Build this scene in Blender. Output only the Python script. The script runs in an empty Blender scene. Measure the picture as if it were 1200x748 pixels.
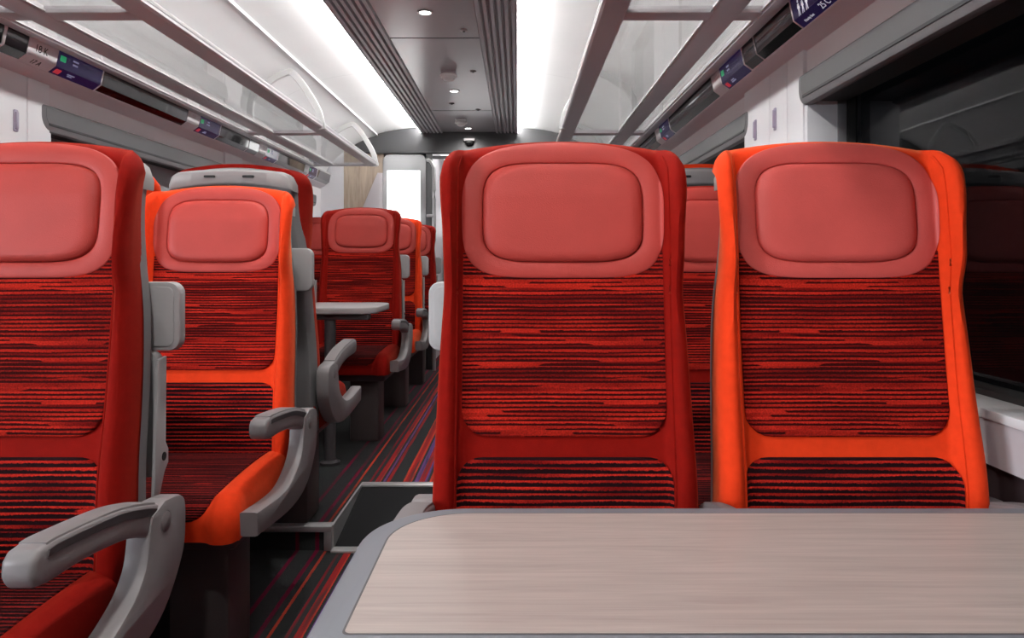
import bpy, bmesh, math, random
from mathutils import Vector, Matrix
random.seed(7)
PI = math.pi
scene = bpy.context.scene
COL = scene.collection
HC = 0.97            # camera height above the lower floor
XC = -0.403          # centre line of the coach / aisle
FZ = 0.08            # raised floor
YEND = 6.15
SIDE_FILL = 900.0  # power of the added lamp outside the left window
YBACK = -2.2

# ------------------------------------------------------------------ materials
def newmat(name):
    m = bpy.data.materials.new(name); m.use_nodes = True
    nt = m.node_tree
    return m, nt, nt.nodes['Principled BSDF']

def pmat(name, col, rough=0.5, metal=0.0, spec=0.5, bump=0.0, bscale=400.0, sheen=0.0, sheen_tint=None,
         var=0.0, vscale=6.0, emis=None, estr=0.0, coat=0.0):
    m, nt, b = newmat(name)
    b.inputs['Base Color'].default_value = (*col, 1)
    b.inputs['Roughness'].default_value = rough
    b.inputs['Metallic'].default_value = metal
    b.inputs['Specular IOR Level'].default_value = spec
    b.inputs['Coat Weight'].default_value = coat
    if sheen:
        b.inputs['Sheen Weight'].default_value = sheen
        b.inputs['Sheen Roughness'].default_value = 0.35
        if sheen_tint: b.inputs['Sheen Tint'].default_value = (*sheen_tint, 1)
    tc = nt.nodes.new('ShaderNodeTexCoord')
    if var:
        n = nt.nodes.new('ShaderNodeTexNoise'); n.inputs['Scale'].default_value = vscale; n.inputs['Detail'].default_value = 5
        mp = nt.nodes.new('ShaderNodeMapRange')
        mp.inputs['From Min'].default_value = 0.3; mp.inputs['From Max'].default_value = 0.7
        mp.inputs['To Min'].default_value = 1 - var; mp.inputs['To Max'].default_value = 1 + var
        mx = nt.nodes.new('ShaderNodeVectorMath'); mx.operation = 'SCALE'
        mx.inputs[0].default_value = col
        nt.links.new(tc.outputs['Object'], n.inputs['Vector'])
        nt.links.new(n.outputs['Fac'], mp.inputs['Value'])
        nt.links.new(mp.outputs['Result'], mx.inputs['Scale'])
        nt.links.new(mx.outputs[0], b.inputs['Base Color'])
    if bump:
        n = nt.nodes.new('ShaderNodeTexNoise'); n.inputs['Scale'].default_value = bscale; n.inputs['Detail'].default_value = 3
        bp = nt.nodes.new('ShaderNodeBump'); bp.inputs['Strength'].default_value = bump; bp.inputs['Distance'].default_value = 0.002
        nt.links.new(tc.outputs['Object'], n.inputs['Vector'])
        nt.links.new(n.outputs['Fac'], bp.inputs['Height']); nt.links.new(bp.outputs['Normal'], b.inputs['Normal'])
    if emis:
        b.inputs['Emission Color'].default_value = (*emis, 1); b.inputs['Emission Strength'].default_value = estr
    return m

def stripe_mat(name, pitch, duty, prob, red, dark, seed):
    """woven moquette: horizontal ribs, dark lines of random length between red ribs"""
    m, nt, b = newmat(name)
    N, L = nt.nodes.new, nt.links.new
    def math_(op, a, bb=None, c=None):
        n = N('ShaderNodeMath'); n.operation = op
        for i, v in enumerate((a, bb, c)):
            if v is None: continue
            if isinstance(v, (int, float)): n.inputs[i].default_value = v
            else: L(v, n.inputs[i])
        return n.outputs[0]
    tc = N('ShaderNodeTexCoord'); sp = N('ShaderNodeSeparateXYZ'); L(tc.outputs['Object'], sp.inputs[0])
    X, Y, Z = sp.outputs
    # distance down the seat: along z on the back, along y on the cushion
    v = math_('ADD', Z, math_('MULTIPLY', Y, 0.55 if 'cushion' in name else 0.0))
    wob = N('ShaderNodeTexNoise'); wob.inputs['Scale'].default_value = 4.0; L(tc.outputs['Object'], wob.inputs['Vector'])
    v = math_('ADD', v, math_('MULTIPLY', wob.outputs['Fac'], 0.006))
    r = math_('DIVIDE', v, pitch)
    fl = math_('FLOOR', r); fr = math_('FRACT', r)
    def noise(sx, sv, vin, det=0.0, off=0.0):
        cx = N('ShaderNodeCombineXYZ'); L(math_('MULTIPLY', X, sx), cx.inputs[0]); L(math_('MULTIPLY', vin, sv), cx.inputs[1])
        cx.inputs[2].default_value = seed + off
        n = N('ShaderNodeTexNoise'); n.inputs['Scale'].default_value = 1.0; n.inputs['Detail'].default_value = det
        L(cx.outputs[0], n.inputs['Vector']); return n.outputs['Fac']
    seg = noise(5.0, 7.31, fl)                     # where along the rib the dark line runs
    band = noise(0.8, 22.0, v, 1.0, 5.0)            # denser and sparser bands
    ribred = noise(6.0, 3.77, fl, 0.0, 9.0)
    thr = math_('SUBTRACT', math_('ADD', seg, math_('MULTIPLY', math_('SUBTRACT', band, 0.5), 0.9)), 1.0 - prob)
    on = N('ShaderNodeMapRange'); on.inputs['From Min'].default_value = -0.004; on.inputs['From Max'].default_value = 0.004; L(thr, on.inputs['Value'])
    fine = noise(260, 1.0, r, 1.0, 3.0)
    edge = math_('ADD', math_('ADD', fr, math_('MULTIPLY', math_('SUBTRACT', fine, 0.5), 0.35)), math_('MULTIPLY', math_('SUBTRACT', noise(7.0, 5.13, fl, 0.0, 2.0), 0.5), 0.7))
    line = N('ShaderNodeMapRange'); line.inputs['From Min'].default_value = duty + 0.06; line.inputs['From Max'].default_value = duty - 0.06; L(edge, line.inputs['Value'])
    fac = math_('MULTIPLY', line.outputs[0], on.outputs[0])
    cr = N('ShaderNodeMix'); cr.data_type = 'RGBA'
    cr.inputs['A'].default_value = (red[0]*.34, red[1]*.15, red[2]*.2, 1); cr.inputs['B'].default_value = (red[0]*1.18, red[1]*1.5, red[2]*1.2, 1)
    rr = N('ShaderNodeMapRange'); rr.inputs['From Min'].default_value = 0.36; rr.inputs['From Max'].default_value = 0.6
    L(math_('ADD', math_('MULTIPLY', ribred, .55), math_('MULTIPLY', math_('SUBTRACT', 1.0, band), .45)), rr.inputs['Value'])
    L(rr.outputs[0], cr.inputs['Factor'])
    mx = N('ShaderNodeMix'); mx.data_type = 'RGBA'
    L(fac, mx.inputs['Factor']); L(cr.outputs['Result'], mx.inputs['A']); mx.inputs['B'].default_value = (*dark, 1)
    # fine knit speckle
    kn = N('ShaderNodeTexNoise'); kn.inputs['Scale'].default_value = 420; kn.inputs['Detail'].default_value = 2; L(tc.outputs['Object'], kn.inputs['Vector'])
    km = N('ShaderNodeMapRange'); km.inputs['From Min'].default_value = .3; km.inputs['From Max'].default_value = .7; km.inputs['To Min'].default_value = .62; km.inputs['To Max'].default_value = 1.3
    L(kn.outputs['Fac'], km.inputs['Value'])
    sc = N('ShaderNodeVectorMath'); sc.operation = 'SCALE'; L(mx.outputs['Result'], sc.inputs[0]); L(km.outputs[0], sc.inputs['Scale'])
    L(sc.outputs[0], b.inputs['Base Color'])
    rib = math_('SUBTRACT', 0.5, math_('ABSOLUTE', math_('SUBTRACT', fr, 0.72)))
    h = math_('ADD', math_('MULTIPLY', rib, 1.0), math_('MULTIPLY', kn.outputs['Fac'], .8))
    bp = N('ShaderNodeBump'); bp.inputs['Strength'].default_value = .5; bp.inputs['Distance'].default_value = .0015
    L(h, bp.inputs['Height']); L(bp.outputs['Normal'], b.inputs['Normal'])
    b.inputs['Roughness'].default_value = .95; b.inputs['Specular IOR Level'].default_value = .15
    return m

def wood_mat(name, c1, c2, axis='X', rough=.45, fine=1.0):
    m, nt, b = newmat(name); N, L = nt.nodes.new, nt.links.new
    tc = N('ShaderNodeTexCoord'); mp = N('ShaderNodeMapping')
    s = {'X': (1.4, 26, 16), 'Z': (14, 14, 1.2)}[axis]
    mp.inputs['Scale'].default_value = s
    L(tc.outputs['Object'], mp.inputs['Vector'])
    n = N('ShaderNodeTexNoise'); n.inputs['Scale'].default_value = 1.6; n.inputs['Detail'].default_value = 7; n.inputs['Roughness'].default_value = .62; n.inputs['Distortion'].default_value = .9
    L(mp.outputs[0], n.inputs['Vector'])
    mp2 = N('ShaderNodeMapping'); mp2.inputs['Scale'].default_value = tuple(v*(9 if v > 5 else 3.5) for v in s); L(tc.outputs['Object'], mp2.inputs['Vector'])
    n2 = N('ShaderNodeTexNoise'); n2.inputs['Scale'].default_value = 1.5; n2.inputs['Detail'].default_value = 3; L(mp2.outputs[0], n2.inputs['Vector'])
    ad = N('ShaderNodeMath'); ad.operation = 'MULTIPLY_ADD'; L(n2.outputs['Fac'], ad.inputs[0]); ad.inputs[1].default_value = .45; L(n.outputs['Fac'], ad.inputs[2])
    # growth-ring figure: contour lines of a long stretched noise
    mp3 = N('ShaderNodeMapping'); mp3.inputs['Scale'].default_value = tuple(v*(.42 if v > 5 else .75) for v in s); L(tc.outputs['Object'], mp3.inputs['Vector'])
    n3 = N('ShaderNodeTexNoise'); n3.inputs['Scale'].default_value = 1.0; n3.inputs['Detail'].default_value = 2; L(mp3.outputs[0], n3.inputs['Vector'])
    k1 = N('ShaderNodeMath'); k1.operation = 'MULTIPLY_ADD'; L(n.outputs['Fac'], k1.inputs[0]); k1.inputs[1].default_value = .10; L(n3.outputs['Fac'], k1.inputs[2])
    k2 = N('ShaderNodeMath'); k2.operation = 'MULTIPLY'; L(k1.outputs[0], k2.inputs[0]); k2.inputs[1].default_value = 150
    k3 = N('ShaderNodeMath'); k3.operation = 'SINE'; L(k2.outputs[0], k3.inputs[0])
    k4 = N('ShaderNodeMath'); k4.operation = 'MULTIPLY_ADD'; L(k3.outputs[0], k4.inputs[0]); k4.inputs[1].default_value = .03; L(ad.outputs[0], k4.inputs[2])
    ad = k4
    cr = N('ShaderNodeValToRGB'); e = cr.color_ramp.elements
    e[0].position = .5; e[0].color = (*c1, 1); e[1].position = .95; e[1].color = (*c2, 1)
    L(ad.outputs[0], cr.inputs['Fac']); L(cr.outputs['Color'], b.inputs['Base Color'])
    b.inputs['Roughness'].default_value = rough
    return m

def carpet_mat(name):
    m, nt, b = newmat(name); N, L = nt.nodes.new, nt.links.new
    tc = N('ShaderNodeTexCoord'); sp = N('ShaderNodeSeparateXYZ'); L(tc.outputs['Object'], sp.inputs[0])
    wn = N('ShaderNodeTexNoise'); wn.inputs['Scale'].default_value = 220; L(tc.outputs['Object'], wn.inputs['Vector'])
    jit = N('ShaderNodeMath'); jit.operation = 'MULTIPLY_ADD'; L(wn.outputs['Fac'], jit.inputs[0]); jit.inputs[1].default_value = .006; L(sp.outputs[0], jit.inputs[2])
    mr = N('ShaderNodeMapRange'); mr.inputs['From Min'].default_value = -1.0; mr.inputs['From Max'].default_value = 0.2; L(jit.outputs[0], mr.inputs['Value'])
    cr = N('ShaderNodeValToRGB'); cr.color_ramp.interpolation = 'CONSTANT'
    BG = (.030, .033, .033); CRI = (.16, .006, .03); ORA = (.50, .05, .025); RED = (.30, .018, .02); PUR = (.13, .06, .20); DR = (.2, .012, .02)
    st = [(-.742, .007, CRI), (-.677, .007, CRI), (-.644, .0045, ORA), (-.600, .006, DR), (-.573, .008, RED), (-.560, .003, ORA),
          (-.543, .006, PUR), (-.526, .007, RED), (-.465, .004, ORA), (-.449, .010, RED), (-.434, .004, ORA), (-.410, .009, PUR), (-.390, .010, RED)]
    el = cr.color_ramp.elements
    while len(el) > 1: el.remove(el[-1])
    el[0].position = 0; el[0].color = (*BG, 1)
    def put(x, c):
        e = el.new((x + 1.0)/1.2); e.color = (*c, 1)
    end = -9
    for i, (x, w, c) in enumerate(st):
        put(x - w, c); nxt = st[i+1][0]-st[i+1][1] if i+1 < len(st) else 9
        if nxt - (x + w) > .003: put(x + w, BG)
    L(mr.outputs[0], cr.inputs['Fac'])
    # the other half of the aisle: mirrored streaks
    mr2 = N('ShaderNodeMapRange'); mr2.inputs['From Min'].default_value = 0.215; mr2.inputs['From Max'].default_value = -0.985; L(jit.outputs[0], mr2.inputs['Value'])
    cr2 = N('ShaderNodeValToRGB'); cr2.color_ramp.interpolation = 'CONSTANT'
    e2 = cr2.color_ramp.elements
    while len(e2) > 1: e2.remove(e2[-1])
    e2[0].position = 0; e2[0].color = (*BG, 1)
    for e in list(el)[1:25]:
        k = e2.new(e.position); k.color = e.color
    L(mr2.outputs[0], cr2.inputs['Fac'])
    sel = N('ShaderNodeMath'); sel.operation = 'GREATER_THAN'; L(sp.outputs[0], sel.inputs[0]); sel.inputs[1].default_value = -.379
    mx = N('ShaderNodeMix'); mx.data_type = 'RGBA'; L(sel.outputs[0], mx.inputs['Factor']); L(cr.outputs['Color'], mx.inputs['A']); L(cr2.outputs['Color'], mx.inputs['B'])
    # streak breaks
    mp = N('ShaderNodeMapping'); mp.inputs['Scale'].default_value = (60, 2.2, 1); L(tc.outputs['Object'], mp.inputs['Vector'])
    n = N('ShaderNodeTexNoise'); n.inputs['Scale'].default_value = 1; n.inputs['Detail'].default_value = 3; L(mp.outputs[0], n.inputs['Vector'])
    m2 = N('ShaderNodeMapRange'); m2.inputs['From Min'].default_value = .36; m2.inputs['From Max'].default_value = .52; m2.inputs['To Min'].default_value = .25; L(n.outputs['Fac'], m2.inputs['Value'])
    mz = N('ShaderNodeMix'); mz.data_type = 'RGBA'; L(m2.outputs[0], mz.inputs['Factor']); mz.inputs['A'].default_value = (*BG, 1); L(mx.outputs['Result'], mz.inputs['B'])
    L(mz.outputs['Result'], b.inputs['Base Color'])
    b.inputs['Roughness'].default_value = .95; b.inputs['Specular IOR Level'].default_value = .1
    bp = N('ShaderNodeBump'); bp.inputs['Strength'].default_value = .4; bp.inputs['Distance'].default_value = .003; L(wn.outputs['Fac'], bp.inputs['Height']); L(bp.outputs['Normal'], b.inputs['Normal'])
    return m

def glass_mat(name, tint=(1, 1, 1), base_refl=.03, rough=.02, white=0.0):
    m = bpy.data.materials.new(name); m.use_nodes = True; nt = m.node_tree; nt.nodes.clear(); N, L = nt.nodes.new, nt.links.new
    out = N('ShaderNodeOutputMaterial'); tr = N('ShaderNodeBsdfTransparent'); tr.inputs['Color'].default_value = (*tint, 1)
    gl = N('ShaderNodeBsdfGlossy'); gl.inputs['Roughness'].default_value = rough
    lw = N('ShaderNodeLayerWeight'); lw.inputs['Blend'].default_value = .5
    pw = N('ShaderNodeMath'); pw.operation = 'POWER'; pw.inputs[1].default_value = 5; L(lw.outputs['Facing'], pw.inputs[0])
    ad = N('ShaderNodeMath'); ad.operation = 'MULTIPLY_ADD'; ad.inputs[1].default_value = .9; ad.inputs[2].default_value = base_refl; ad.use_clamp = True
    L(pw.outputs[0], ad.inputs[0])
    mx = N('ShaderNodeMixShader'); L(ad.outputs[0], mx.inputs['Fac'])
    if white:
        df = N('ShaderNodeBsdfTranslucent'); df.inputs['Color'].default_value = (.9, .92, .9, 1)
        d2 = N('ShaderNodeBsdfDiffuse'); d2.inputs['Color'].default_value = (.8, .82, .8, 1)
        m0 = N('ShaderNodeMixShader'); m0.inputs['Fac'].default_value = .4; L(df.outputs[0], m0.inputs[1]); L(d2.outputs[0], m0.inputs[2])
        m1 = N('ShaderNodeMixShader'); m1.inputs['Fac'].default_value = white; L(tr.outputs[0], m1.inputs[1]); L(m0.outputs[0], m1.inputs[2])
        L(m1.outputs[0], mx.inputs[1])
    else:
        L(tr.outputs[0], mx.inputs[1])
    L(gl.outputs[0], mx.inputs[2]); L(mx.outputs[0], out.inputs['Surface'])
    return m

M = {
 'velvet_orange': pmat('velvet_orange', (.84, .052, .010), .85, spec=.12, sheen=.5, sheen_tint=(1, .35, .15), bump=.25, bscale=900, var=.05, vscale=60),  # red seat cloth where the nap catches light, put into the base colour
 'velvet_red':    pmat('velvet_red', (.235, .0042, .0014), .85, spec=.12, sheen=.28, sheen_tint=(1, .15, .06), bump=.25, bscale=900, var=.06, vscale=60),  # same red cloth with the nap turned from the light, painted darker
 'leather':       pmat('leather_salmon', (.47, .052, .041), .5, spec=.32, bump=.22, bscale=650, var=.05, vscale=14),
 'leather_lightened': pmat('leather_lightened', (.60, .088, .076), .48, spec=.35, bump=.25, bscale=600, var=.07, vscale=12),  # pinker leather, lightened to stand in for light missing at the window seat
 'stripe_upper':  stripe_mat('stripe_upper', .0071, .48, .66, (.39, .012, .007), (.042, .0016, .0016), 1.3),
 'stripe_lower':  stripe_mat('stripe_lower', .0105, .62, .86, (.45, .015, .010), (.014, .002, .0035), 4.1),
 'stripe_cushion': stripe_mat('stripe_cushion', .0062, .62, .80, (.19, .007, .007), (.012, .001, .002), 8.7),
 'plastic_grey':  pmat('plastic_grey', (.235, .222, .228), .42, spec=.4, bump=.05, bscale=900),
 'plastic_pad':   pmat('plastic_pad', (.22, .205, .21), .6, spec=.25),
 'plastic_cap':   pmat('plastic_cap', (.32, .31, .305), .45, spec=.4),
 'plastic_light': pmat('plastic_light', (.47, .47, .475), .38, spec=.45),
 'plastic_dark':  pmat('plastic_dark', (.06, .056, .06), .5, spec=.35),
 'shell_grey':    pmat('shell_grey', (.19, .19, .195), .48, spec=.4),
 'slot_black':    pmat('slot_black', (.006, .006, .006), .7),
 'pedestal':      pmat('pedestal', (.065, .054, .054), .5, spec=.3),
 'rim_grey':      pmat('rim_grey', (.165, .175, .20), .5, spec=.35),
 'table_wood':    wood_mat('table_wood', (.345, .285, .262), (.455, .385, .355), 'X', .42),
 'bulk_wood':     wood_mat('bulkhead_wood', (.36, .27, .2), (.60, .50, .40), 'Z', .5),
 'wall_white':    pmat('wall_white', (.86, .83, .85), .5, spec=.3, var=.02, vscale=3),
 'pillar_white':  pmat('pillar_white', (.86, .85, .88), .42, spec=.35),
 'sill_white':    pmat('sill_white', (.80, .80, .81), .4, spec=.35),
 'dado_grey':     pmat('dado_grey', (.55, .51, .53), .5, spec=.3),
 'dado_dark':     pmat('dado_dark', (.035, .022, .024), .6, spec=.2),
 'valance':       pmat('valance', (.80, .74, .775), .5, spec=.3),
 'cassette':      pmat('cassette', (.18, .176, .185), .48, spec=.3),
 'cassette_dark': pmat('cassette_dark', (.05, .05, .053), .5, spec=.3),
 'blind_face':    pmat('blind_face', (.14, .138, .145), .5, spec=.3),
 'blind_cloth':   pmat('blind_cloth', (.40, .40, .42), .6, spec=.2, bump=.1, bscale=200),
 'gasket':        pmat('gasket', (.01, .01, .01), .6),
 'cove_white':    pmat('cove_white', (.88, .88, .88), .55, spec=.25, var=.015, vscale=3),
 'trim_white':    pmat('trim_white', (.9, .9, .9), .4),
 'ceiling_grey':  pmat('ceiling_grey', (.52, .52, .53), .25, spec=.5),
 'rib_grey':      pmat('rib_grey', (.46, .445, .465), .4, spec=.4),
 'bulk_grey':     pmat('bulkhead_grey', (.065, .065, .068), .4, spec=.4),
 'screen_panel':  pmat('screen_panel', (.52, .53, .54), .45, spec=.4),
 'alu':           pmat('aluminium', (.5, .5, .51), .45, metal=.6, spec=.5),
 'rack_grey':     pmat('rack_grey', (.60, .565, .59), .4, spec=.4),
 'rack_pale':     pmat('rack_pale', (.62, .62, .62), .4, metal=.2),
 'steel':         pmat('steel', (.70, .70, .70), .35, metal=.5),
 'ramp_black':    pmat('ramp_black', (.011, .011, .012), .8, spec=.15, bump=.4, bscale=500),
 'carpet':        carpet_mat('carpet'),
 'fascia_glass':  pmat('fascia_glass', (.012, .006, .009), .06, spec=.8, coat=.6),
 'number_plate':  pmat('number_plate', (.90, .87, .90), .35),
 'ink':           pmat('ink', (.03, .03, .035), .5),
 'hook_lilac':    pmat('hook_lilac', (.45, .40, .52), .4),
 'detector':      pmat('detector_white', (.92, .92, .9), .45),
 'led':           pmat('led_strip', (.9, .9, .9), .5, emis=(1.0, .985, .97), estr=43.0),
 'lamp':          pmat('downlight_lens', (.9, .9, .9), .4, emis=(1.0, .98, .94), estr=14.0),
 'lit_white':     pmat('lit_white', (.9, .9, .9), .4, emis=(1.0, 1.0, 1.0), estr=2.4),
 'screen_purple': pmat('screen_purple', (.012, .008, .035), .15, emis=(.09, .045, .28), estr=.09),
 'screen_text':   pmat('screen_text', (.3, .3, .4), .5, emis=(.45, .45, .7), estr=.25),
 'text_white':    pmat('text_white', (.8, .8, .85), .5, emis=(.8, .8, .9), estr=.3),
 'icon_green':    pmat('icon_green', (.02, .3, .12), .4, emis=(.03, .5, .2), estr=.35),
 'icon_red':      pmat('icon_red', (.4, .02, .03), .4, emis=(.6, .03, .05), estr=.4),
 'rack_glass':    glass_mat('rack_glass', (.97, .98, .975), .02, .03, white=.04),
 'window_glass':  glass_mat('window_glass', (.60, .61, .63), .022, .02),
 'night':         pmat('night_outside', (.012, .012, .014), .8, spec=.1),
}

# ------------------------------------------------------------------ mesh helpers
class MB:
    def __init__(s): s.v = []; s.f = []; s.mi = []
    def add(s, verts, faces, mi=0):
        o = len(s.v); s.v += [tuple(p) for p in verts]
        for f in faces: s.f.append(tuple(i + o for i in f)); s.mi.append(mi)
        return s
    def box(s, a, b, bev=0.0, seg=2, mi=0):
        a, b = [min(p, q) for p, q in zip(a, b)], [max(p, q) for p, q in zip(a, b)]
        bm = bmesh.new(); bmesh.ops.create_cube(bm, size=1)
        for v in bm.verts:
            v.co = Vector([(a[i]+b[i])/2 + v.co[i]*(b[i]-a[i]) for i in range(3)])
        if bev: bmesh.ops.bevel(bm, geom=bm.edges[:], offset=bev, segments=seg, affect='EDGES', profile=.5)
        s.frombm(bm, mi); return s
    def frombm(s, bm, mi=0):
        bm.verts.index_update()
        s.add([v.co[:] for v in bm.verts], [[v.index for v in f.verts] for f in bm.faces], mi); bm.free()
    def prism(s, pts, axis, a, b, bev=0.0, seg=2, mi=0):
        """closed 2D outline pts extruded along axis from a to b; 2D coords are the other two axes in order"""
        def P(p, t):
            q = list(p); q.insert(axis, t); return q
        bm = bmesh.new()
        va = [bm.verts.new(P(p, a)) for p in pts]; vb = [bm.verts.new(P(p, b)) for p in pts]
        n = len(pts)
        fa = bm.faces.new(va); fb = bm.faces.new(vb[::-1])
        for i in range(n): bm.faces.new((va[i], vb[i], vb[(i+1) % n], va[(i+1) % n]))
        bmesh.ops.recalc_face_normals(bm, faces=bm.faces[:])
        if bev:
            ed = list({e for f in (fa, fb) for e in f.edges})
            bmesh.ops.bevel(bm, geom=ed, offset=bev, segments=seg, affect='EDGES', profile=.5)
        s.frombm(bm, mi); return s
    def sheet(s, rows, mi=0, closed_u=False):
        """rows of points -> quads"""
        o = len(s.v); n = len(rows[0])
        for r in rows: s.v += [tuple(p) for p in r]
        for j in range(len(rows)-1):
            for i in range(n if closed_u else n-1):
                k = (i+1) % n
                s.f.append((o+j*n+i, o+j*n+k, o+(j+1)*n+k, o+(j+1)*n+i)); s.mi.append(mi)
        return s
    def tube(s, path, r, n=10, sx=1.0, sy=1.0, up=Vector((0, 0, 1)), mi=0):
        rows = []; path = [Vector(p) for p in path]
        for i, p in enumerate(path):
            t = (path[min(i+1, len(path)-1)] - path[max(i-1, 0)]).normalized()
            a = t.cross(up)
            if a.length < 1e-4: a = t.cross(Vector((1, 0, 0)))
            a.normalize(); b = a.cross(t).normalized()
            rows.append([p + a*(r*sx*math.cos(2*PI*k/n)) + b*(r*sy*math.sin(2*PI*k/n)) for k in range(n)])
        o = len(s.v); s.sheet(rows, mi, True)
        s.f.append(tuple(o + k for k in range(n))[::-1]); s.mi.append(mi)
        q = o + (len(rows)-1)*n; s.f.append(tuple(q + k for k in range(n))); s.mi.append(mi)
        return s
    def lathe(s, prof, c, n=28, mi=0):
        rows = [[(c[0]+r*math.cos(2*PI*k/n), c[1]+r*math.sin(2*PI*k/n), c[2]+z) for k in range(n)] for r, z in prof]
        return s.sheet(rows, mi, True)
    def mesh(s, name, mats, smooth=35):
        me = bpy.data.meshes.new(name); me.from_pydata(s.v, [], s.f)
        for m in (mats if isinstance(mats, (list, tuple)) else [mats]): me.materials.append(m)
        for p, k in zip(me.polygons, s.mi): p.material_index = k
        bm = bmesh.new(); bm.from_mesh(me); bmesh.ops.remove_doubles(bm, verts=bm.verts[:], dist=1e-5)
        bmesh.ops.recalc_face_normals(bm, faces=bm.faces[:]); bm.to_mesh(me); bm.free()
        if smooth:
            for p in me.polygons: p.use_smooth = True
            me.set_sharp_from_angle(angle=math.radians(smooth))
        me.update(); return me
    def build(s, name, mats, parent=None, smooth=35, loc=None):
        o = bpy.data.objects.new(name, s.mesh(name, mats, smooth)); COL.objects.link(o)
        if parent: o.parent = parent
        if loc: o.location = loc
        return o

def tag(o, label=None, cat=None, group=None, kind=None):
    if label: o['label'] = label
    if cat: o['category'] = cat
    if group: o['group'] = group
    if kind: o['kind'] = kind
    return o
def empty(name, loc, label, cat, group=None, rz=0):
    o = bpy.data.objects.new(name, None); o.empty_display_size = .05; COL.objects.link(o)
    o.location = loc; o.rotation_euler = (0, 0, rz); return tag(o, label, cat, group)
def struct(o): o['kind'] = 'structure'; return o
def sm(t): t = max(0, min(1, t)); return t*t*(3-2*t)
def rrect(x0, x1, y0, y1, r, n=6):
    if not isinstance(r, (tuple, list)): r = (r,)*4      # corners: (x1,y1) (x0,y1) (x0,y0) (x1,y0)
    out = []
    for (cx, cy, a, rr) in ((x1, y1, 0, r[0]), (x0, y1, 1, r[1]), (x0, y0, 2, r[2]), (x1, y0, 3, r[3])):
        sx = -1 if cx == x1 else 1; sy = -1 if cy == y1 else 1
        for k in range(n+1):
            t = (a + k/n)*PI/2
            out.append((cx + sx*rr + rr*math.cos(t), cy + sy*rr + rr*math.sin(t)))
    return out
def squircle(cx, cy, a, b, p=4.0, n=72, barrel=0):
    out = []
    for k in range(n):
        t = 2*PI*k/n; c, s_ = math.cos(t), math.sin(t)
        out.append((cx + a*math.copysign(abs(c)**(2/p), c), cy + b*math.copysign(abs(s_)**(2/p), s_)))
    return out
def resample(poly, n):
    P = [Vector(p) for p in poly]; P.append(P[0])
    d = [0]
    for a, b in zip(P, P[1:]): d.append(d[-1] + (b-a).length)
    out = []; j = 0
    for k in range(n):
        t = d[-1]*k/n
        while d[j+1] < t: j += 1
        seg = d[j+1]-d[j]; u = (t-d[j])/seg if seg > 0 else 0
        q = P[j].lerp(P[j+1], u); out.append((q.x, q.y))
    return out

# ------------------------------------------------------------------ the seat (local: floor origin, faces -y; h is height relative to the camera on the lower floor)
HT = .223
def W(h):                      # half width of the back
    return .213 + .010*sm((-.05-h)/.45) - .006*math.exp(-((h+.02)/.10)**2) + .003*sm((h-.05)/.1)
def topz(u):
    a = abs(u); d = .026*u*u
    if a > .84:
        t = (a-.84)/.16; d += .034*(1-math.sqrt(max(0, 1-t*t)))
    return HT - d
def lean(h):                   # recline of the front surface
    y = .125*(h-.09)
    if h > .12: y += .10*(h-.12)
    y -= .010*math.exp(-((h+.36)/.10)**2)
    return y
def front(x, h):
    w = W(h); a = abs(x)
    y = lean(h) + .004
    wing = .030 + .022*sm((h+.06)/.08)*sm((.225-h)/.08)
    y -= wing*sm((a-.171)/.024)
    e = (a-(w-.020))/.020
    if e > 0: y += .020*(1-math.sqrt(max(0, 1-min(e, 1)**2)))
    return y
def taper(h): return .125*sm((h+.10)/.24)
def yback(h): return lean(h)*.9 + .052

def back_mesh():
    mb = MB(); nu, nv = 44, 56
    us = [math.sin(-PI/2 + PI*i/nu) for i in range(nu+1)]
    us = [.55*u + .45*(-1+2*i/nu) for i, u in enumerate(us)]
    rows = []
    for j in range(nv+1):
        r = []
        for u in us:
            h1 = topz(u); v = j/nv; v = v + .12*math.sin(PI*v)*v*0
            h = -.545 + (h1+.545)*v
            x = u*W(h)
            y = front(x, h)
            td = h1-h                          # roll over the top edge
            if td < .022: y += .022*(1-math.sqrt(max(0, 1-((.022-td)/.022)**2)))
            r.append((x, y, h+HC))
        rows.append(r)
    mb.sheet(rows)
    # rim from the front edge round to the back, then the back face
    edge = [r[0] for r in rows] + rows[-1][1:-1] + [r[-1] for r in rows[::-1]]
    rim = [edge]
    for t in (.35, .7, 1.0):
        rim.append([(x*(1 + .010*math.sin(PI*t))*(1 - taper(z-HC)*t), y + (yback(z-HC) - y)*t, z) for x, y, z in edge])
    mb.sheet(rim)
    o = len(mb.v); last = rim[-1]; n = len(rows)
    L_, R_ = last[:n], last[-n:][::-1]
    mb.sheet([[a, b] for a, b in zip(L_, R_)])
    T = [last[n-1]] + last[n:-n] + [last[-n]]
    mb.add(T, [tuple(range(len(T)))])
    return mb

def shell_mesh():
    mb = MB(); us = [-1+2*i/32 for i in range(33)]; nv = 30
    rows = []
    def P(u, v, k):
        h1 = topz(u)-.008; h = -.62 + (h1+.62)*v; w = (W(max(h, -.5)) + .004)*(1-taper(h))
        ins = .014*k; td = h1-h
        x = u*(w-ins); y = yback(h) - .020 + .050*(1-(1-k)**2)
        return (x, y, h+HC - (ins if v > .97 else 0))
    for j in range(nv+1): rows.append([P(u, j/nv, 1) for u in us])
    mb.sheet(rows)
    def edgeat(k): return [P(-1, j/nv, k) for j in range(nv+1)] + [P(u, 1, k) for u in us[1:-1]] + [P(1, j/nv, k) for j in range(nv, -1, -1)]
    mb.sheet([edgeat(k) for k in (0, .2, .5, .8, 1)])
    mb.sheet([[P(u, 0, k) for u in us] for k in (0, 1)])
    return mb

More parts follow.
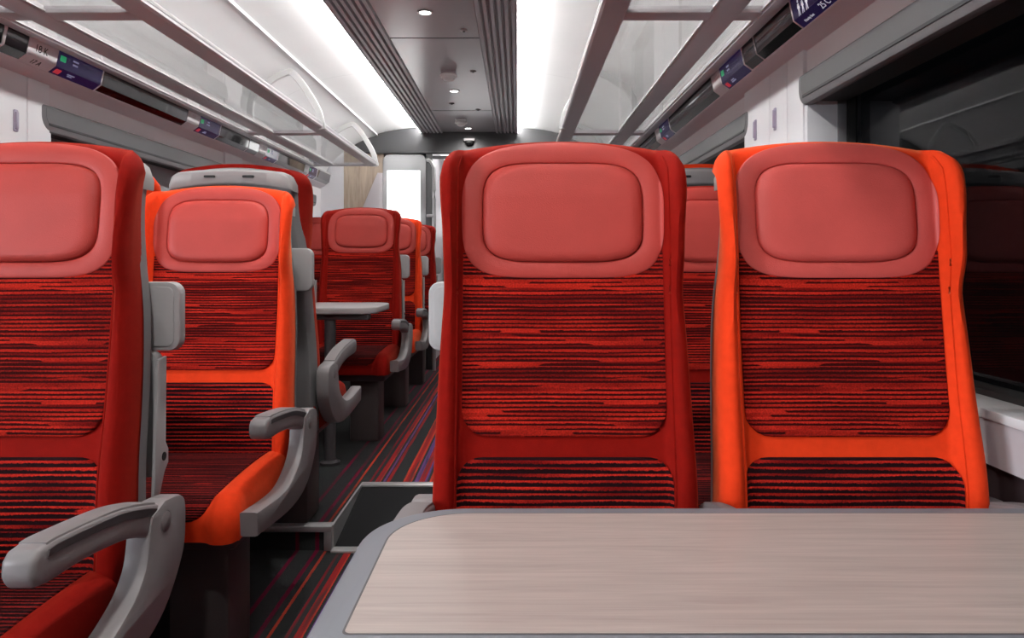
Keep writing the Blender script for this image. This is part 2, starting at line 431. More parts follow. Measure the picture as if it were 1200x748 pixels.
def conform(outline, puff, off, rings=12, surf=None, n=None):
    """puffed panel on the seat surface: concentric rings of the outline"""
    surf = surf or (lambda x, h: (x, front(x, h), h+HC))
    cx = sum(p[0] for p in outline)/len(outline); cy = sum(p[1] for p in outline)/len(outline)
    rows = []
    for j in range(rings+1):
        t = 1 - (j/rings)*.999
        t2 = t if j else 1.0
        r = []
        edge = 1-t2
        lift = off + puff*(1-(1-min(1, edge/.14))**2) if edge > 0 else -.004
        if j == 0: lift = -.003
        for p in outline:
            x = cx + (p[0]-cx)*t2; h = cy + (p[1]-cy)*t2
            r.append((x, h, lift))
        rows.append(r)
    # denser rings at the edge
    out = []
    for r in rows: out.append(r)
    return out
def panel(outline, puff, off=.002, surf=None, nrm=(0, -1, 0), edge=.10):
    cx = sum(p[0] for p in outline)/len(outline); cy = sum(p[1] for p in outline)/len(outline)
    surf = surf or (lambda x, h: (x, front(x, h), h+HC))
    ts = [1.0, .992, .98, .96, .93, .89, .84, .77, .69, .6, .5, .4, .3, .2, .1, .002]
    rows = []
    for j, t in enumerate(ts):
        e = min(1, (1-t)/edge); lift = -.003 if j == 0 else off + puff*math.sqrt(max(0, 1-(1-e)**2))
        r = []
        for p in outline:
            x, h = cx+(p[0]-cx)*t, cy+(p[1]-cy)*t
            s_ = surf(x, h); nn = nrm(x, h) if callable(nrm) else nrm
            r.append(tuple(s_[i] + nn[i]*lift for i in range(3)))
        rows.append(r)
    return MB().sheet(rows, 0, True)

NO = 96
sur_o = []   # headrest surround outline
def sur_half(h):
    return .181 - .010*sm((.02-h)/.05)
for k in range(NO):
    t = 2*PI*k/NO; c, s_ = math.cos(t), math.sin(t); p = 4.2 if s_ > 0 else 5.0
    a, b = .178, .1225
    x = a*math.copysign(abs(c)**(2/p), c); h = .0955 + b*math.copysign(abs(s_)**(2/p), s_)
    if s_ < 0: x *= 1 - .05*abs(s_)
    else: h -= .020*(x/.178)**2*sm((h-.07)/.09)
    sur_o.append((x, h))
pad_o = squircle(0, .0895, .1415, .0885, 4.6, NO)
pad_o = [(x*(1-.03*max(0, (h-.12)/.06)-.02*max(0, (.03-h)/.03)), h) for x, h in pad_o]
def surround_mesh():
    rows = []
    for r in (0, .02, .06, .12, .2, .3, .42, .55, .68, .8, .88, .94, .98, 1.0):
        lift = .0035 + .0055*math.sin(PI*min(1, r*.95+.05))**.35
        if r == 0: lift = -.003
        if r == 1: lift = -.002
        row = []
        for (xo, ho), (xi, hi) in zip(sur_o, pad_o):
            x = xo+(xi-xo)*r; h = ho+(hi-ho)*r
            y = front(x, h); td = topz(x/W(h))-h
            if td < .022: y += .022*(1-math.sqrt(max(0, 1-((.022-max(td, 0))/.022)**2)))
            row.append((x, y-lift, h+HC))
        rows.append(row)
    return MB().sheet(rows, 0, True)
def upper_outline():
    low = rrect(-.176, .176, -.297, .0, (.0, .0, .045, .045), 8)[18:]
    return resample([(.176, .022), (.150, .004), (.12, -.008), (.06, -.0125), (0, -.0125), (-.06, -.0125), (-.12, -.008), (-.150, .004), (-.176, .022)] + low, NO)
def lower_outline():
    return resample(rrect(-.182, .182, -.56, -.329, (.040, .040, .02, .02), 8), NO)

# cushion surface: s runs from the rear (0) to the front lip and down it
def cush_path(s):
    """(y, h, ny, nz)"""
    Lf = .405; r = .05
    if s <= Lf: return (-.005 - s, -.528 + .012*math.sin(PI*s/Lf)*.6 - .006*s/Lf, 0, 1)
    t = min((s-Lf)/r, PI/2)
    if s <= Lf + r*PI/2:
        return (-.005-Lf - r*math.sin(t), -.534 - r*(1-math.cos(t)), -math.sin(t), math.cos(t))
    d = s - Lf - r*PI/2
    return (-.005-Lf-r + .15*d, -.584-d, -1, 0)
SMAX = .405 + .05*PI/2 + .035
CW = .224
def cush_surf(x, s):
    y, h, ny, nz = cush_path(s); a = abs(x)
    lift = .016*sm((a-.150)/.03)
    e = (a-(CW-.03))/.03
    if e > 0: lift -= .032*(1-math.sqrt(max(0, 1-min(1, e)**2)))
    return (x, y + ny*lift, h + HC + nz*lift)
def cushion_mesh():
    mb = MB(); nu = 36; us = [.5*math.sin(-PI/2+PI*i/nu)+.5*(-1+2*i/nu) for i in range(nu+1)]; ns = 34
    rows = [[cush_surf(u*CW, SMAX*j/ns) for u in us] for j in range(ns+1)]
    mb.sheet(rows)
    zb = -.620 + HC
    for sgn, idx in ((-1, 0), (1, -1)):
        e = [r[idx] for r in rows]
        mb.sheet([e, [(x*1.01, y, z + (zb-z)*.5) for x, y, z in e], [(x, y, zb) for x, y, z in e]])
    fr_ = rows[-1]; mb.sheet([fr_, [(x, y+.01, zb) for x, y, z in fr_]])
    rr = rows[0]; mb.sheet([rr, [(x, y, zb) for x, y, z in rr]])
    mb.add([(-CW, -.005, zb), (CW, -.005, zb), (CW, fr_[-1][1], zb), (-CW, fr_[0][1], zb)], [(0, 1, 2, 3)])
    return mb
def cush_panel_mesh():
    o = resample(rrect(-.163, .163, .0, .474, (.05, .05, .01, .01), 8), NO)
    return panel(o, .007, .001, surf=cush_surf, nrm=lambda x, s: (0, cush_path(s)[2], cush_path(s)[3]), edge=.08)

def curve_pts(pts, n=6):
    """Catmull-Rom through points"""
    out = []; P = [Vector(p) for p in pts]
    for i in range(len(P)-1):
        p0 = P[max(i-1, 0)]; p1 = P[i]; p2 = P[i+1]; p3 = P[min(i+2, len(P)-1)]
        for k in range(n):
            t = k/n
            out.append(tuple(.5*((2*p1)+(p2-p0)*t+(2*p0-5*p1+4*p2-p3)*t*t+(3*p1-p0-3*p2+p3)*t**3)))
    out.append(tuple(P[-1])); return out
def frame_poly():
    outer = curve_pts([(-.055, -.392), (.005, -.402), (.022, -.435), (.008, -.52), (-.075, -.598), (-.215, -.622), (-.462, -.603)])
    inner = curve_pts([(-.468, -.548), (-.27, -.562), (-.175, -.535), (-.125, -.49), (-.108, -.43), (-.10, -.405)])
    return [(y, h+HC-.010*sm((h+.56)/.11)) for y, h in outer + inner]
def arm_poly():
    top = curve_pts([(-.045, -.402), (-.10, -.384), (-.20, -.362), (-.33, -.350), (-.380, -.352)])
    tip = curve_pts([(-.391, -.362), (-.393, -.383), (-.383, -.398)], 3)
    bot = curve_pts([(-.36, -.402), (-.27, -.405), (-.17, -.418), (-.10, -.440), (-.05, -.455)])
    return [(y, h+HC-.010) for y, h in top + tip + bot]
def arm_pad_poly():
    top = curve_pts([(-.075, -.3895), (-.12, -.3765), (-.20, -.3605), (-.33, -.3485), (-.362, -.3485)])
    bot = curve_pts([(-.365, -.362), (-.33, -.362), (-.20, -.376), (-.12, -.392), (-.078, -.404)])
    return [(y, h+HC-.010) for y, h in top + bot]
def arm_strip_poly():
    top = curve_pts([(-.078, -.400), (-.12, -.3865), (-.20, -.3695), (-.33, -.3575), (-.362, -.3575)])
    bot = curve_pts([(-.366, -.366), (-.33, -.3675), (-.20, -.381), (-.12, -.400), (-.082, -.412)])
    return [(y, h+HC-.010) for y, h in top + bot]
AX = .265; AXR = .240
MC = {}
def cached(key, fn, mat, smooth=40):
    if key not in MC: MC[key] = fn().mesh(key[0] if isinstance(key, tuple) else key, mat, smooth)
    return MC[key]

def handle_mesh(s):
    mb = MB()
    x0, x1 = sorted((s*.165, s*.247))
    r = (.022, .006, .006, .022) if s > 0 else (.006, .022, .022, .006)
    mb.prism(rrect(x0, x1, HC-.166, HC-.036, r), 1, .078, .106, .005)
    return mb
def handle_inset(s):
    x0, x1 = sorted((s*.17, s*.237))
    r = (.015, .004, .004, .015) if s > 0 else (.004, .015, .015, .004)
    return MB().prism(rrect(x0, x1, HC-.157, HC-.045, r), 1, .0755, .09, .001)
def cap_mesh():
    mb = MB(); n = 40
    def arc(k, ins):
        u = -1 + 2*k/n; x = u*(.190-ins)
        a = abs(u); drop = .012*u*u + (.032*(1-math.sqrt(max(0, 1-((a-.8)/.2)**2))) if a > .8 else 0)
        return x, .203 - drop - ins, .148 - .012*u*u + .008*(1-u*u) - .0*ins
    rows = []
    for (y, ins) in ((.022, 0), (.088, 0), (.097, .003), (.101, .008)):
        top = []; bot = []
        for k in range(n+1):
            x, zt, zb = arc(k, ins); yy = y + .010*(1-(x/.2)**2) if y > .05 else y
            top.append((x, yy + .1*(zt-.09)*.9, zt+HC)); bot.append((x, yy + .1*(zb-.09)*.9, zb+HC + ins))
        rows.append(top + bot[::-1])
    mb.sheet(rows, 0, True)
    L = rows[-1]; N_ = len(L)
    mb.add(L, [(k, k+1, N_-2-k, N_-1-k) for k in range(n)])
    return mb
def tray_mesh(s):
    mb = MB()
    mb.prism(rrect(-.214, .214, HC-.40, HC-.165, .018), 1, .060, .088, .006)
    return mb
def tray_arm(s):
    mb = MB()
    mb.prism([(y, z+HC) for y, z in ((.045, -.18), (.078, -.175), (.075, -.335), (.085, -.35), (.085, -.375), (.07, -.39), (.05, -.43), (.03, -.43), (.035, -.35))], 0, s*.2165, s*.2235, .002)
    mb.add(*disc_x(s*.2236, .066, HC-.360, .008, s), mi=1)
    return mb
def disc_x(x, y, z, r, s, n=18, th=.001):
    v = [(x + s*th, y + r*math.cos(2*PI*k/n), z + r*math.sin(2*PI*k/n)) for k in range(n)]
    v2 = [(x - s*th, p[1], p[2]) for p in v]
    return v + v2, [tuple(range(n))] + [(k, (k+1) % n, n+(k+1) % n, n+k) for k in range(n)]
def pivot_mesh(s, xo):
    mb = MB(); n = 24
    x = xo + s*.0208
    def ring(r, dx): return [(x + s*dx, -.062 + r*math.cos(2*PI*k/n) + .005, HC-.438 + r*math.sin(2*PI*k/n)) for k in range(n)]
    mb.sheet([ring(.019, -.004), ring(.019, .0008), ring(.0175, .0008), ring(.0170, -.0006), ring(.0165, .0012), ring(.0155, .0018), ring(.001, .0022)], 0, True)
    return mb
def inner_back_poly(): pass

def make_seat(label, X, Y, z, away, col, side, group, window=False, tray=True, handle=True):
    """side = +1 when the aisle is at world +x"""
    rz = PI if away else 0
    s = -side if away else side
    root = empty('train_chair', (X, Y, z), label, 'train seat', group, rz)
    def part(name, key, fn, mat, parent=root, recolour=None, smooth=40):
        me = cached(key, fn, mat, smooth)
        o = bpy.data.objects.new(name, me); COL.objects.link(o); o.parent = parent
        if recolour:
            o.material_slots[0].link = 'OBJECT'; o.material_slots[0].material = recolour
        return o
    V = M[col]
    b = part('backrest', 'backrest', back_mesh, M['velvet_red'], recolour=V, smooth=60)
    part('piping', 'piping', piping_mesh, M['velvet_red'], b, recolour=V)
    LE = M['leather_lightened'] if 'beside the dark window' in label else M['leather']
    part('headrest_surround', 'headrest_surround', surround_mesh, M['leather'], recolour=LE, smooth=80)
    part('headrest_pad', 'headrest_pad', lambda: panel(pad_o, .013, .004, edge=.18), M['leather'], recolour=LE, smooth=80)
    part('upper_back_panel', 'upper_back_panel', lambda: panel(upper_outline(), .005, .0015, edge=.05), M['stripe_upper'], smooth=80)
    part('lower_back_panel', 'lower_back_panel', lambda: panel(lower_outline(), .006, .003, edge=.06), M['stripe_lower'], smooth=80)
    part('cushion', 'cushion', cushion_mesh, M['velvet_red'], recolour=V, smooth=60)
    part('cushion_panel', 'cushion_panel', cush_panel_mesh, M['stripe_cushion'], smooth=80)
    sh = part('back_shell', 'back_shell', shell_mesh, M['shell_grey'])
    cp = part('shell_cap', 'shell_cap', cap_mesh, M['plastic_cap'], sh)
    for q in (-1, 1): part('slot', ('slot', q), lambda: slot_mesh(q), M['slot_black'], sh)
    part('seat_pan', 'seat_pan', lambda: MB().box((-.20, -.40, HC-.66), (.20, .06, HC-.618), .012), M['plastic_dark'])
    px0, px1 = (.01, .155) if s > 0 else (-.155, -.01)
    part('pedestal', ('pedestal', s), lambda: MB().box((px0, -.32, .0), (px1, -.17, HC-.655), .010), M['pedestal'])
    ax = (AX if Y < 2 else .255) if side > 0 else AXR
    sides = [(s, 0), (-s, 1)] if window else [(s, 1)]
    for q, full in sides:
        xo = q*(ax if full else .2415)
        if not full:
            ar = part('armrest', ('armrest', q, 'mid'), lambda: MB().prism(arm_poly(), 0, xo-.0125, xo+.0125, .008, 3), M['plastic_grey'])
            part('armrest_pad', ('armrest_pad', q, 'mid'), lambda: MB().prism(arm_pad_poly(), 0, xo-.012, xo+.012, .003), M['plastic_pad'], ar)
            continue
        fr_ = part('side_frame', ('side_frame', q, ax), lambda: MB().prism(frame_poly(), 0, xo-.021, xo+.021, .007), M['plastic_grey'])
        part('pivot_cap', ('pivot_cap', q, ax), lambda: pivot_mesh(q, xo), M['plastic_grey'], fr_)
        ar = part('armrest', ('armrest', q, ax), lambda: MB().prism(arm_poly(), 0, xo-.0235-q*.004, xo+.0205-q*.004, .009, 3), M['plastic_grey'])
        part('armrest_pad', ('armrest_pad', q, ax), lambda: MB().prism(arm_pad_poly(), 0, xo-.020-q*.004, xo+.017-q*.004, .003), M['plastic_pad'], ar)
        part('armrest_strip', ('armrest_strip', q, ax), lambda: MB().prism(arm_strip_poly(), 0, xo+q*.010, xo+q*.0178), M['plastic_dark'], ar)
    if handle:
        hd = part('grab_handle', ('grab_handle', s), lambda: handle_mesh(s), M['plastic_light'])
        part('handle_inset', ('handle_inset', s), lambda: handle_inset(s), M['plastic_light'], hd)
    if tray:
        t = part('tray_table', ('tray_table', s), lambda: tray_mesh(s), M['plastic_light'])
        part('tray_arm', ('tray_arm', s), lambda: tray_arm(s), [M['plastic_light'], M['slot_black']], t)
    return root
def piping_mesh():
    mb = MB()
    for s in (-1, 1):
        pts = []
        for k in range(60):
            h = -.53 + .72*k/59
            x = s*(.1835 if h < .17 else .1835 - .25*(h-.17)); pts.append((x, front(x, h)-.002, h+HC))
        mb.tube(pts, .0022, 6)
    return mb
def slot_mesh(s):
    mb = MB()
    mb.prism(rrect(s*.058-.017, s*.058+.017, HC+.176, HC+.183, .003, 3), 1, .105, .1215)
    return mb

XA, XW, XL, XLW = .079, .562, -.847, -1.332
# row: X, Y, floor, away, colour, aisle side, group, window, tray, handle
G1, G2 = 'seats of the nearest row', 'seats further down the coach'
SEATS = [
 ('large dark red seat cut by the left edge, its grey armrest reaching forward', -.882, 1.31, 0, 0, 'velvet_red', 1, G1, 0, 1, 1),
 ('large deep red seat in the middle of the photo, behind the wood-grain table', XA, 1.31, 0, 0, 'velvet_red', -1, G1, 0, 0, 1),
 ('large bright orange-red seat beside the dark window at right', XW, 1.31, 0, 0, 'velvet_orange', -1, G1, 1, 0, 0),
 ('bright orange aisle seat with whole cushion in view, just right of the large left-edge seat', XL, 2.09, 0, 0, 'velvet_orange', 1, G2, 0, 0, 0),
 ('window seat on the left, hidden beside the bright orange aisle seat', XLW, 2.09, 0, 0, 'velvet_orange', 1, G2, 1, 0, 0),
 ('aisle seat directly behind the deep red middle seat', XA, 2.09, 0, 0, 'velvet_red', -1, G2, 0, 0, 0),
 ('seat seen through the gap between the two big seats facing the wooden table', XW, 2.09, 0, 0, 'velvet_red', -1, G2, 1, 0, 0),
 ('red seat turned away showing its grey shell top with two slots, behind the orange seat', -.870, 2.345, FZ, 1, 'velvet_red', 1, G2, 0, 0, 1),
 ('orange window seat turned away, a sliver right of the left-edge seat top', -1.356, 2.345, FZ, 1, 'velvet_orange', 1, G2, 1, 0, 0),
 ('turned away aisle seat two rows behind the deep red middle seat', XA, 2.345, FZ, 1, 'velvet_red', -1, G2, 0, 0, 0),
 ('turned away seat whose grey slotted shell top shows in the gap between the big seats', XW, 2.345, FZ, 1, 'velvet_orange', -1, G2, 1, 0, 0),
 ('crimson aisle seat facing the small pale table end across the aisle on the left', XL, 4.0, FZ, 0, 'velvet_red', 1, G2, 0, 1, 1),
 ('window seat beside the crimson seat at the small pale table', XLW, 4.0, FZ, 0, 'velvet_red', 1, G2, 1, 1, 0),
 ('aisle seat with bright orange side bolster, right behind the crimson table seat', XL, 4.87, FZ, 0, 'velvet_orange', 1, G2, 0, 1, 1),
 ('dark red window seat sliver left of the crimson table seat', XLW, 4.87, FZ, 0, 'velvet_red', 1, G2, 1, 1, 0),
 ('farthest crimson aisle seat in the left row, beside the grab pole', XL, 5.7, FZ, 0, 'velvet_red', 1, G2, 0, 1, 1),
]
for a in SEATS: make_seat(*a)

# ------------------------------------------------------------------ tables
def table(label, x0, x1, y0, y1, zt, zf, wood, leg_x, leg_y, aisle):
    root = empty('train_table', ((x0+x1)/2, (y0+y1)/2, zf), label, 'table')
    ox, oy = root.location.x, root.location.y
    R = .125; rr = (.02, R, .02, .02) if aisle < 0 else (R, .02, .02, .06)
    if not wood: rr = (.08, .02, .02, .08)
    out = rrect(x0-ox, x1-ox, y0-oy, y1-oy, rr, 14)
    mb = MB().prism(out, 2, zt-zf-.030, zt-zf, .006, 3)
    mb.build('table_rim', M['rim_grey'] if wood else M['plastic_light'], root)
    if wood:
        m_ = .033
        ins = rrect(x0-ox+m_, x1-ox-.01, y0-oy+.060, y1-oy-.027, (.01, R-.03, .006, .01), 14)
        MB().prism(ins, 2, zt-zf-.004, zt-zf+.0009, .0004, 1).build('wood_inlay', M['table_wood'], root)
        gap = rrect(x0-ox+m_-.0022, x1-ox-.0085, y0-oy+.0575, y1-oy-.0246, (.01, R-.0285, .007, .01), 14)
        MB().prism(gap, 2, zt-zf-.004, zt-zf+.0003).build('inlay_seam', M['plastic_dark'], root)
    lg = MB().lathe([(0, 0), (.045, 0), (.045, .012), (.026, .02), (.024, .03), (.024, zt-zf-.05), (.05, zt-zf-.03), (0, zt-zf-.03)], (leg_x-ox, leg_y-oy, 0), 20)
    lg.build('leg', M['plastic_dark'], root)
    br = MB().box((x0-ox+.1, leg_y-oy-.03, zt-zf-.055), (x1-ox-.03, leg_y-oy+.03, zt-zf-.029), .006)
    br.build('bracket', M['plastic_dark'], root)
    return root
table('pale wood-grain table with grey rounded rim in the right foreground', -.188, .834, .598, .9985, HC-.33, 0, True, .30, .80, -1)
table('small pale grey table end beside the aisle, before the crimson seat', -1.64, -.625, 3.22, 3.66, HC-.196, FZ, False, -.83, 3.27, 1)

# ------------------------------------------------------------------ floor, ramp, step
YR, YT = 2.495, 2.97
RX0, RX1 = -.626, -.18
fl = MB()
fl.add([(-1.75, YBACK, 0), (.95, YBACK, 0), (.95, YR, 0), (-1.75, YR, 0)], [(0, 1, 2, 3)])
fl.add([(-1.75, YR, FZ), (RX0, YR, FZ), (RX0, YT, FZ), (-1.75, YT, FZ)], [(0, 1, 2, 3)])
fl.add([(RX1, YR, FZ), (.95, YR, FZ), (.95, YT, FZ), (RX1, YT, FZ)], [(0, 1, 2, 3)])
fl.add([(-1.75, YT, FZ), (.95, YT, FZ), (.95, 7.6, FZ), (-1.75, 7.6, FZ)], [(0, 1, 2, 3)])
fl.add([(-1.75, YR, 0), (RX0, YR, 0), (RX0, YR, FZ), (-1.75, YR, FZ)], [(0, 1, 2, 3)])
fl.add([(RX1, YR, 0), (.95, YR, 0), (.95, YR, FZ), (RX1, YR, FZ)], [(0, 1, 2, 3)])
struct(fl.build('floor', M['carpet'], smooth=0))
rp = empty('floor_ramp', ((RX0+RX1)/2, YR, 0), 'black non-slip ramp with pale metal edges up to the raised aisle floor', 'ramp')
def loc_(mb, o): 
    mb.v = [tuple(a-b for a, b in zip(p, o)) for p in mb.v]; return mb
RO = ((RX0+RX1)/2, YR, 0)
mb = MB().prism([(YR, 0), (YT, 0), (YT, FZ), (YR, .004)], 0, RX0, RX1)
loc_(mb, RO).build('ramp_surface', M['ramp_black'], rp, 0)
def edge_box(a, b, name='edge_trim'): loc_(MB().box(a, b, .003), RO).build(name, M['steel'], rp)
edge_box((RX0-.005, YT-.022, FZ-.01), (RX1+.005, YT+.022, FZ+.004))
edge_box((RX0, YR-.03, 0), (RX1, YR+.012, .009))
for x in (RX0, RX1):
    mb = MB().prism([(YR, .0), (YR+.012, .0), (YT, FZ-.004), (YT, FZ+.005), (YR, FZ+.005)], 0, x-.004, x+.004)
    loc_(mb, RO).build('edge_trim', M['steel'], rp)
for i, (xa, xb) in enumerate(((-1.645, RX0), (RX1, .84))):
    t = MB().box((xa, YR-.012, FZ-.016), (xb, YR+.035, FZ+.004), .003)
    xe = xb if i == 0 else xa
    t.box((xe-(.026 if i == 0 else -.026), YR-.012, .001), (xe, YR+.004, FZ-.014), .002)
    struct(t.build('trim_%d' % (i+1), M['alu']))  # darker metal than the ramp edges, standing in for shade on the step

# ------------------------------------------------------------------ coach shell, mirrored about XC
def sx(s, d): return XC + s*d
def extr(pts, y0, y1, s, close=False):
    P = [(sx(s, d), h+HC) for d, h in pts]
    mb = MB(); rows = [[(x, y, z) for x, z in (P + [P[0]] if close else P)] for y in (y0, y1)]
    mb.sheet(rows)
    if close:
        for y in (y0, y1): mb.add([(x, y, z) for x, z in P], [tuple(range(len(P)))])
    return mb
cove1 = curve_pts([(.425, 1.122), (.50, 1.118), (.60, 1.106), (.69, 1.090), (.765, 1.072)], 6)
cove2 = curve_pts([(.765, 1.058), (.83, 1.040), (.90, 1.010), (.97, .972), (1.08, .895), (1.16, .81), (1.20, .74)], 6)
ce = MB()
for s in (-1, 1):
    ce.v, ce.f, ce.mi = ce.v, ce.f, ce.mi
    for prof in (cove1, cove2):
        e = extr(prof, YBACK, YEND, s); ce.add(e.v, e.f, 0)
    e = extr([(.765, 1.072), (.763, 1.058), (.765, 1.058)], YBACK, YEND, s); ce.add(e.v, e.f, 0)
    # slot beside the light strip
    e = extr([(.399, 1.086), (.399, 1.128), (.42, 1.128), (.425, 1.122)], YBACK, YEND, s); ce.add(e.v, e.f, 0)
ya = YBACK
e = extr([(-.217, 1.088), (.217, 1.088)], YBACK, YEND, 1); ce.add(e.v, e.f, 1)
struct(ce.build('ceiling', [M['cove_white'], M['ceiling_grey']], smooth=50))
joints = MB()
for y in (-.3, 1.0, 2.3, 3.58, 5.29): joints.box((XC-.217, y-.002, HC+1.0865), (XC+.217, y+.002, HC+1.0885))
struct(joints.build('trim_3', M['slot_black']))
pj = MB()
for s in (-1, 1):
    for y in (.75, 2.55, 4.35):
        for p, q in zip(cove1[::3], cove1[3::3]):
            pass
        e = extr([(d, h-.0012) for d, h in cove1], y-.0015, y+.0015, s); pj.add(e.v, e.f)
        e = extr([(d, h-.0012) for d, h in cove2], y-.0015, y+.0015, s); pj.add(e.v, e.f)
struct(pj.build('trim_4', M['rack_pale']))
for s, w in ((-1, 'left'), (1, 'right')):
    ww = extr([(.764, 1.073), (.761, 1.056), (.7715, 1.0545)], YBACK, YEND, s)
    struct(ww.build('trim_%s' % w, M['trim_white'], smooth=0))
    # ribbed strip
    pts = []
    nr = 6; wd = .183
    for k in range(nr):
        a = .217 + wd*k/nr; st = wd/nr
        pts += [(a, 1.092), (a+st*.22, 1.078), (a+st*.70, 1.076), (a+st*.80, 1.092)]
    pts += [(.393, 1.076), (.401, 1.076), (.401, 1.082)]
    rb = extr(pts, YBACK, YEND, s)
    tag(rb.build('ceiling_grille', M['rib_grey'], smooth=0), 'long ribbed grey grille along the %s side of the ceiling panel' % w, 'ceiling grille', 'ribbed ceiling grilles')
    # light strip
    ls = empty('light_strip', (sx(s, .425), 2, HC+1.095), 'glowing white light strip along the %s edge of the ceiling grilles' % w, 'light', 'ceiling light strips')
    o = (sx(s, .425), 2, HC+1.095)
    loc_(extr([(.401, 1.120), (.401, 1.081), (.406, 1.081), (.406, 1.120)], YBACK, YEND, s, True), o).build('diffuser', M['led'], ls)

# ------------------------------------------------------------------ side walls with windows
WD = 1.243; TH = .15; GD = 1.373; SD = 1.325
H_TOP, H_CAS, H_WIN, H_SILL = .63, .545, .456, -.262
WIN = {1: [(YBACK+.1, 2.135), (2.71, 4.25), (4.52, 6.0)], -1: [(YBACK+.1, 2.03), (2.585, 4.12), (4.40, 5.95)]}
wn = 0
for s, w in ((-1, 'left'), (1, 'right')):
    wb = MB()
    def wbx(d0, d1, y0, y1, h0, h1, mi=0, bev=0): wb.box((sx(s, d0), y0, h0+HC), (sx(s, d1), y1, h1+HC), bev, mi=mi)
    wbx(WD, WD+TH, YBACK, 7.6, H_CAS, .80)                    # band above the windows
    wbx(WD, WD+TH, YBACK, 7.6, -.36, H_SILL-.004, 1)           # band below the sill
    wbx(WD+.012, WD+TH, YBACK, 7.6, -.99, -.36, 2)              # dark dado
    ys = [YBACK-.1] + [v for p in WIN[s] for v in p] + [7.6]
    for a, b in zip(ys[::2], ys[1::2]): wbx(WD, WD+TH, a, b, H_SILL-.004, H_CAS)
    struct(wb.build('wall_' + w, [M['wall_white'], M['dado_grey'], M['dado_dark']], smooth=0))
    sl = MB()
    sl.prism([(sx(s, WD-.004), HC+H_SILL-.02), (sx(s, WD-.004), HC+H_SILL), (sx(s, WD+.068), HC+H_SILL+.006), (sx(s, WD+.068), HC+H_SILL-.02)], 1, YBACK, YEND) if False else None
    sl.box((sx(s, WD-.004), YBACK, HC+H_SILL-.018), (sx(s, SD), YEND, HC+H_SILL), .003)
    struct(sl.build('sill_trim_' + w, M['sill_white']))
    sl.v = sl.v
    for (y0, y1) in WIN[s]:
        wn += 1
        gk = MB()
        def gb(d0, d1, ya, yb, h0, h1): gk.box((sx(s, d0), ya, h0+HC), (sx(s, d1), yb, h1+HC))
        gb(GD-.022, GD+.004, y0, y0+.012, H_SILL, H_CAS); gb(GD-.022, GD+.004, y1-.012, y1, H_SILL, H_CAS)
        gb(SD-.002, GD+.004, y0, y1, H_SILL-.03, H_SILL+.012); gb(GD-.012, GD+.004, y0, y1, H_CAS-.02, H_CAS)
        wobj = struct(gk.build('window_%d' % wn, M['gasket'], smooth=0))
        fr_ = MB()
        for ya in (y0, y1):
            q = 1 if ya == y0 else -1
            fr_.box((sx(s, SD), ya-q*.004, H_SILL+HC), (sx(s, GD-.023), ya+q*.006, H_CAS+HC), .002)
        fr_.build('frame', M['cassette'], wobj)
        MB().box((sx(s, GD-.002), y0+.015, H_SILL+.015+HC), (sx(s, GD+.002), y1-.015, H_CAS-.015+HC)).build('pane', M['window_glass'], wobj)
        if y0 > 2.2 and y0 < 3:
            MB().box((sx(s, GD-.034), y0+.02, H_SILL+.06+HC), (sx(s, GD-.030), y1-.02, H_CAS-.01+HC)).build('roller_blind', M['blind_cloth'], wobj)
            MB().box((sx(s, GD-.040), y0+.015, H_SILL+.045+HC), (sx(s, GD-.026), y1-.015, H_SILL+.065+HC), .004).build('blind_bar', M['cassette'], wobj)
        # blind cassette with a rounded lower end
        yo0, yo1 = y0-.05, y1+.05
        cs = MB(); po = rrect(yo0, yo1, H_WIN+HC, H_CAS+.004+HC, (.015, .015, .055, .055), 8)
        cs.prism(po, 0, sx(s, WD-.014), sx(s, WD+.016), .008)
        cobj = cs.build('blind_cassette', M['cassette'], wobj)
        MB().box((sx(s, WD+.014), y0+.002, H_WIN+.010+HC), (sx(s, GD-.024), y1-.002, H_CAS+HC)).build('blind_housing', M['gasket'], wobj, 0)
        pi_ = rrect(yo0+.025, yo1-.025, H_WIN+.024+HC, H_CAS-.006+HC, (.008, .008, .035, .035), 8)
        MB().prism(pi_, 0, sx(s, WD-.0155), sx(s, WD+.0)).build('cassette_recess', M['cassette_dark'], cobj) if False else None
        rc = MB(); n_ = len(pi_)
        rc.prism(pi_, 0, sx(s, WD-.0148), sx(s, WD-.010)); rc.build('blind_face', M['blind_face'], cobj, 0)
        ln = MB().box((sx(s, WD-.0165), yo0+.04, H_WIN+.022+HC), (sx(s, WD-.012), yo1-.04, H_WIN+.030+HC)); ln.build('blind_slot', M['cassette_dark'], cobj)
